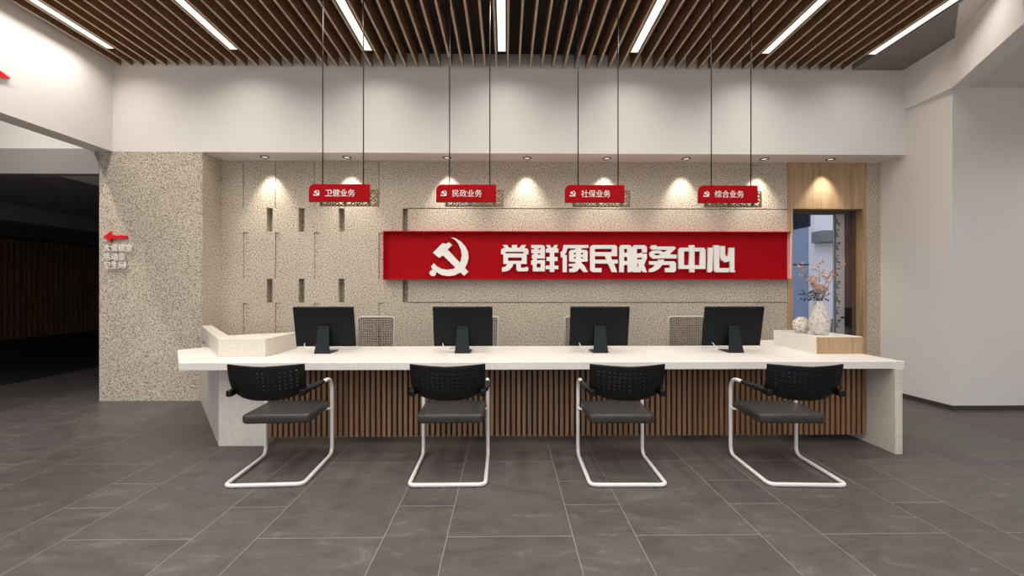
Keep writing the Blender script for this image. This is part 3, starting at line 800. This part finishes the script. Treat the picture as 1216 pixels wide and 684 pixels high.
# ------------------------------------------------------------------ monitors
def monitor(loc, label):
    mo = thing('monitor', label, 'monitor', loc, 0, 'black monitors on the counter')
    tilt = math.radians(11.5)
    # screen: local frame, centre z .253, turned about X so that the top leans to -Y
    cz = .264; R = Matrix.Translation((0, .082, cz)) @ Matrix.Rotation(tilt, 4, 'X')
    def scr(name, bm, mat, **k):
        bmesh.ops.transform(bm, matrix=R, verts=bm.verts[:]); return obj(name, bm, mat, mo, **k)
    bm = bmesh.new(); box(bm, -.303, .303, -.022, .014, -.208, .208)
    for v in bm.verts:
        if v.co.y < 0: v.co.x *= .985; v.co.z *= .98
    scr('back_shell', bm, M['monitor'], bevel=.006)
    bm = bmesh.new(); box(bm, -.292, .292, .0145, .016, -.197, .197)
    scr('screen', bm, M['screen'])
    # bent plate stand: from the back down to the table, foot running under the screen
    prof = [(.055, .044, .272), (.057, .042, .24), (.066, .018, .10), (.076, .0, .006)]     # half width, y, z
    bm = bmesh.new(); ra = []
    for w, y, z in prof:
        ra.append([bm.verts.new((-w, y, z)), bm.verts.new((w, y, z)), bm.verts.new((w, y + .016, z + .004)), bm.verts.new((-w, y + .016, z + .004))])
    for a, c in zip(ra, ra[1:]):
        for k in range(4): bm.faces.new((a[k], a[(k+1) % 4], c[(k+1) % 4], c[k]))
    bm.faces.new(ra[0]); bm.faces.new(ra[-1][::-1])
    obj('neck', bm, M['stand'], mo, bevel=.003)
    bm = bmesh.new(); prism(bm, [(-.076, 0), (.076, 0), (.080, .23), (-.080, .23)], 0, .009)
    obj('foot', bm, M['stand'], mo, bevel=.002)
    bm = bmesh.new(); tube(bm, fillet([(-.205, .095, .095), (-.205, .065, .085), (-.165, .05, .02), (-.11, .06, .004), (.0, .26, .004)], .03, 6), .0035, 8)
    obj('cable', bm, M['white_plastic'], mo)
    return mo
m0 = monitor((-1.838, 4.385, ZT), 'leftmost black monitor, beside the left raised ledge')
dup(m0, (-.438, 4.385, ZT), 0, 'second black monitor from the left on the counter')
dup(m0, (.957, 4.385, ZT), 0, 'third black monitor from the left on the counter')
dup(m0, (2.332, 4.385, ZT), 0, 'rightmost black monitor, nearest the vases')

def keyboard(loc, label):
    k = thing('keyboard', label, 'keyboard', loc, 0, 'white keyboards behind the monitors')
    bm = bmesh.new(); box(bm, -.215, .215, -.06, .06, .001, .012); obj('case', bm, M['white_plastic'], k, bevel=.003)
    bm = bmesh.new()
    for a in range(15):
        for c in range(5):
            box(bm, -.205 + a*.0274, -.205 + a*.0274 + .0235, -.052 + c*.021, -.052 + c*.021 + .0175, .0122, .0155)
    obj('keys', bm, M['key_grey'], k)
    return k
k0 = keyboard((-1.80, 4.76, ZT), 'white keyboard behind the leftmost monitor')
dup(k0, (-.40, 4.76, ZT), 0, 'white keyboard behind the second monitor from the left')
dup(k0, (.93, 4.76, ZT), 0, 'white keyboard behind the third monitor from the left')
dup(k0, (2.33, 4.76, ZT), 0, 'white keyboard behind the rightmost monitor')

# ------------------------------------------------------------------ office chairs behind the counter
def office_chair(loc, label):
    oc = thing('office_chair', label, 'chair', loc, 0, 'mesh backed office chairs behind the counter')
    hw, z0, z1, yb = .227, .56, 1.13, .22
    bow = lambda x: yb + .03 - .03 * (x / hw) ** 2
    pts = []
    path = fillet([(-hw*.92, yb, z0), (-hw, yb, z1), (hw, yb, z1), (hw*.92, yb, z0), (-hw*.92, yb, z0)], .045, 6)
    path = [Vector((p.x, bow(p.x), p.z)) for p in path]
    bm = bmesh.new(); tube(bm, path, .011, 8); obj('back_frame', bm, M['grey_plastic'], oc)
    bm = bmesh.new()
    n = 26
    for i in range(n + 1):
        z = z0 + (z1 - z0) * i / n
        w = hw * (.92 + .08 * i / n) - (.0 if 2 < i < n - 3 else .012)
        tube(bm, [Vector((x, bow(x), z)) for x in (-w, -w*.5, 0, w*.5, w)], .0036, 5, cap=False)
    n = 20
    for i in range(n + 1):
        x = -hw + 2*hw * i / n
        tube(bm, [Vector((x*.92, bow(x), z0)), Vector((x, bow(x), z1 - (.0 if abs(x) < hw*.9 else .02)))], .0034, 5, cap=False)
    mp_ = obj('mesh_panel', bm, M['mesh_grey'], oc)
    bm = bmesh.new(); tube(bm, fillet([(0, yb + .05, .78), (0, yb + .09, .6), (0, .12, .43), (0, 0, .43)], .06, 6), .02, 8); obj('back_support', bm, M['grey_plastic'], oc)
    bm = bmesh.new(); box(bm, -.235, .235, -.24, .21, .44, .51); obj('seat', bm, M['dark_fabric'], oc, bevel=.025)
    bm = bmesh.new(); lathe(bm, [(.045, .40), (.045, .44)], 16); lathe(bm, [(.025, .09), (.025, .40)], 12); obj('gas_lift', bm, M['chrome'], oc)
    bm = bmesh.new(); lathe(bm, [(.045, .075), (.045, .12)], 16)
    for k in range(5):
        a = 2*PI*k/5 + .3; tube(bm, [(0, 0, .10), (.29*math.cos(a), .29*math.sin(a), .075)], .022, 8, .014)
    bs = obj('base', bm, M['grey_plastic'], oc)
    for k in range(5):
        a = 2*PI*k/5 + .3; bm = bmesh.new()
        cx_, cy_ = .29*math.cos(a), .29*math.sin(a)
        t = Vector((-math.sin(a), math.cos(a), 0)) * .018
        tube(bm, [Vector((cx_, cy_, .0285)) - t, Vector((cx_, cy_, .0285)) + t], .0282, 14); tube(bm, [(cx_, cy_, .03), (cx_, cy_, .08)], .007, 8)
        obj('caster', bm, M['rubber'], bs)
    return oc
o0 = office_chair((-1.593, 5.16, 0), 'mesh office chair fully visible right of the leftmost monitor')
dup(o0, (-.318, 5.16, 0), 0, 'mesh office chair mostly hidden behind the second monitor')
dup(o0, (.949, 5.16, 0), 0, 'mesh office chair peeking out left of the third monitor')
dup(o0, (2.237, 5.16, 0), 0, 'mesh office chair left of the rightmost monitor')

# ------------------------------------------------------------------ vases and branches on the right ledge
bm = bmesh.new()
prof = [(.050, 0), (.066, .004), (.080, .03), (.094, .09), (.096, .13), (.087, .19), (.066, .26), (.050, .32), (.046, .352)]
lathe(bm, prof + [(.040, .352), (.042, .32), (.055, .26)], 28, cap=False)
bm.faces.new([v for v in bm.verts if abs(v.co.z) < 1e-6][::1])
for v in bm.verts:
    a = math.atan2(v.co.y, v.co.x); k = 1 + .035 * math.sin(9*a + v.co.z*40)
    v.co.x *= k; v.co.y *= k
v1 = obj('vase', bm, M['carved']); v1.location = (3.262, 4.50, ZL)
tag(v1, 'tall carved pale ceramic vase holding branches on the right ledge', 'vase')
bm = bmesh.new()
lathe(bm, [(.035, 0), (.055, .006), (.078, .045), (.085, .085), (.074, .13), (.05, .155), (.034, .165), (.034, .172), (.026, .172), (.027, .15)], 28, cap=False)
bm.faces.new([v for v in bm.verts if abs(v.co.z) < 1e-6])
v2 = obj('vase', bm, M['ceramic']); v2.location = (3.22, 4.72, ZL)
tag(v2, 'small round pitted white vase behind the tall vase', 'vase')

fl = thing('branch_arrangement', 'rust blossomed dried branches with dark leaves in the tall vase', 'plant', (3.262, 4.50, ZL + .30))
tips = [(-.20, .02, .42), (-.13, -.03, .30), (.02, .03, .44), (.09, -.02, .32), (.26, .0, .44), (-.06, .04, .22), (.05, -.03, .18)]
for bi, (tx, ty, tz) in enumerate(tips):
    bm = bmesh.new()
    base = Vector((tx*.08, ty*.3, .036)); tip = Vector((tx, ty, tz))
    mid = Vector((tx*.28, ty*.5, tz*.55))
    main = [base*(1-s)**2 + mid*2*s*(1-s) + tip*s*s for s in [k/10 for k in range(11)]]
    tube(bm, main, .0035, 6, .0012)
    ends = [main[-1]]
    for k in range(4, 11):
        if random.random() < .8:
            d = Vector((random.uniform(-1, 1), random.uniform(-.6, .6), random.uniform(.1, .9))).normalized() * random.uniform(.03, .07)
            tube(bm, [main[k], main[k] + d*.5 + Vector((0, 0, .004)), main[k] + d], .0016, 5, .0008); ends.append(main[k] + d); ends.append(main[k] + d*.6)
    br = obj('branch', bm, M['branch'], fl)
    bm = bmesh.new()
    for e in ends:
        for _ in range(5):
            pc = e + Vector((random.uniform(-.012, .012), random.uniform(-.012, .012), random.uniform(-.012, .012)))
            r_ = random.uniform(.005, .0105)
            bmesh.ops.create_icosphere(bm, subdivisions=1, radius=r_, matrix=Matrix.Translation(pc) @ Matrix.Rotation(random.uniform(0, 3), 4, 'X') @ Matrix.Scale(.6, 4, (0, 0, 1)))
    obj('blossom', bm, M['blossom'], br)['kind'] = 'stuff'
bm = bmesh.new()
for k in range(70):
    a = random.uniform(0, 2*PI); rr = random.uniform(.02, .15)
    c_ = Vector((-.07 + rr*math.cos(a), rr*.6*math.sin(a), .10 + random.uniform(-.05, .06)))
    d = Vector((random.uniform(-1, 1), random.uniform(-1, 1), random.uniform(-.3, .6))).normalized(); n_ = d.orthogonal().normalized()
    l_, w_ = random.uniform(.025, .045), random.uniform(.007, .012)
    vs = [bm.verts.new(q) for q in (c_, c_ + d*l_*.5 + n_*w_, c_ + d*l_, c_ + d*l_*.5 - n_*w_)]
    up_ = d.cross(n_) * .0012
    ws = [bm.verts.new(v.co + up_) for v in vs]
    bm.faces.new(vs); bm.faces.new(ws[::-1])
    for i in range(4): bm.faces.new((vs[i], ws[i], ws[(i+1) % 4], vs[(i+1) % 4]))
for k in range(7):
    e = Vector((-.07 + random.uniform(-.1, .1), random.uniform(-.06, .06), .12 + random.uniform(-.04, .05)))
    tube(bm, [(0, 0, .040), e*.5 + Vector((0, 0, .03)), e], .0018, 5)
lf = obj('foliage', bm, M['leaf'], fl); lf['kind'] = 'stuff'

# ------------------------------------------------------------------ red ornament on the left beam (mostly out of frame)
bm = bmesh.new()
st = []
for k in range(10):
    a = PI/2 + k*PI/5; r_ = .30 if k % 2 == 0 else .115
    st.append((r_*math.sin(a), r_*math.cos(a)))
b2 = curve_mesh('star', [st], .03)
for v in b2.verts: v.co = Vector((-v.co.y, v.co.x, v.co.z))
orn = obj('wall_star', b2, M['arrow_red']); orn.location = (-5.17, 4.32, 3.66)
tag(orn, 'red pointed ornament on the white left beam, cut by the frame edge', 'ornament')

# ------------------------------------------------------------------ daylight
w = bpy.data.worlds.new('World'); SC.world = w; w.use_nodes = True
nt = w.node_tree; N, L = nt.nodes, nt.links
bg = N['Background']
tc = N.new('ShaderNodeTexCoord'); sp = N.new('ShaderNodeSeparateXYZ'); L.new(tc.outputs['Generated'], sp.inputs[0])
r = ramp(N, [(0.0, (150, 148, 146)), (.49, (205, 203, 204)), (.52, (204, 208, 222)), (.8, (186, 196, 216))])
mr = N.new('ShaderNodeMapRange'); mr.inputs[1].default_value = -1; mr.inputs[2].default_value = 1
L.new(sp.outputs['Z'], mr.inputs[0]); L.new(mr.outputs[0], r.inputs['Fac']); L.new(r.outputs['Color'], bg.inputs['Color'])
bg.inputs['Strength'].default_value = 1.45

# ------------------------------------------------------------------ camera
cam = bpy.data.cameras.new('Camera'); co = bpy.data.objects.new('Camera', cam); COL.objects.link(co)
cam.sensor_width = 36; cam.lens = 519 / 1216 * 36; cam.shift_y = 1 / 1216; cam.clip_start = .05
co.location = (0, 0, 1.475); co.rotation_euler = (math.radians(90), 0, math.radians(-.8))
SC.camera = co
vs = SC.view_settings
vs.view_transform = 'Standard'; vs.look = 'None'; vs.gamma = 1; vs.use_curve_mapping = False; vs.exposure = .14
try:
    SC.cycles.use_denoising = True; SC.cycles.denoising_prefilter = 'NONE'
    SC.cycles.max_bounces = 10; SC.cycles.diffuse_bounces = 5; SC.cycles.sample_clamp_indirect = 8
except Exception: pass
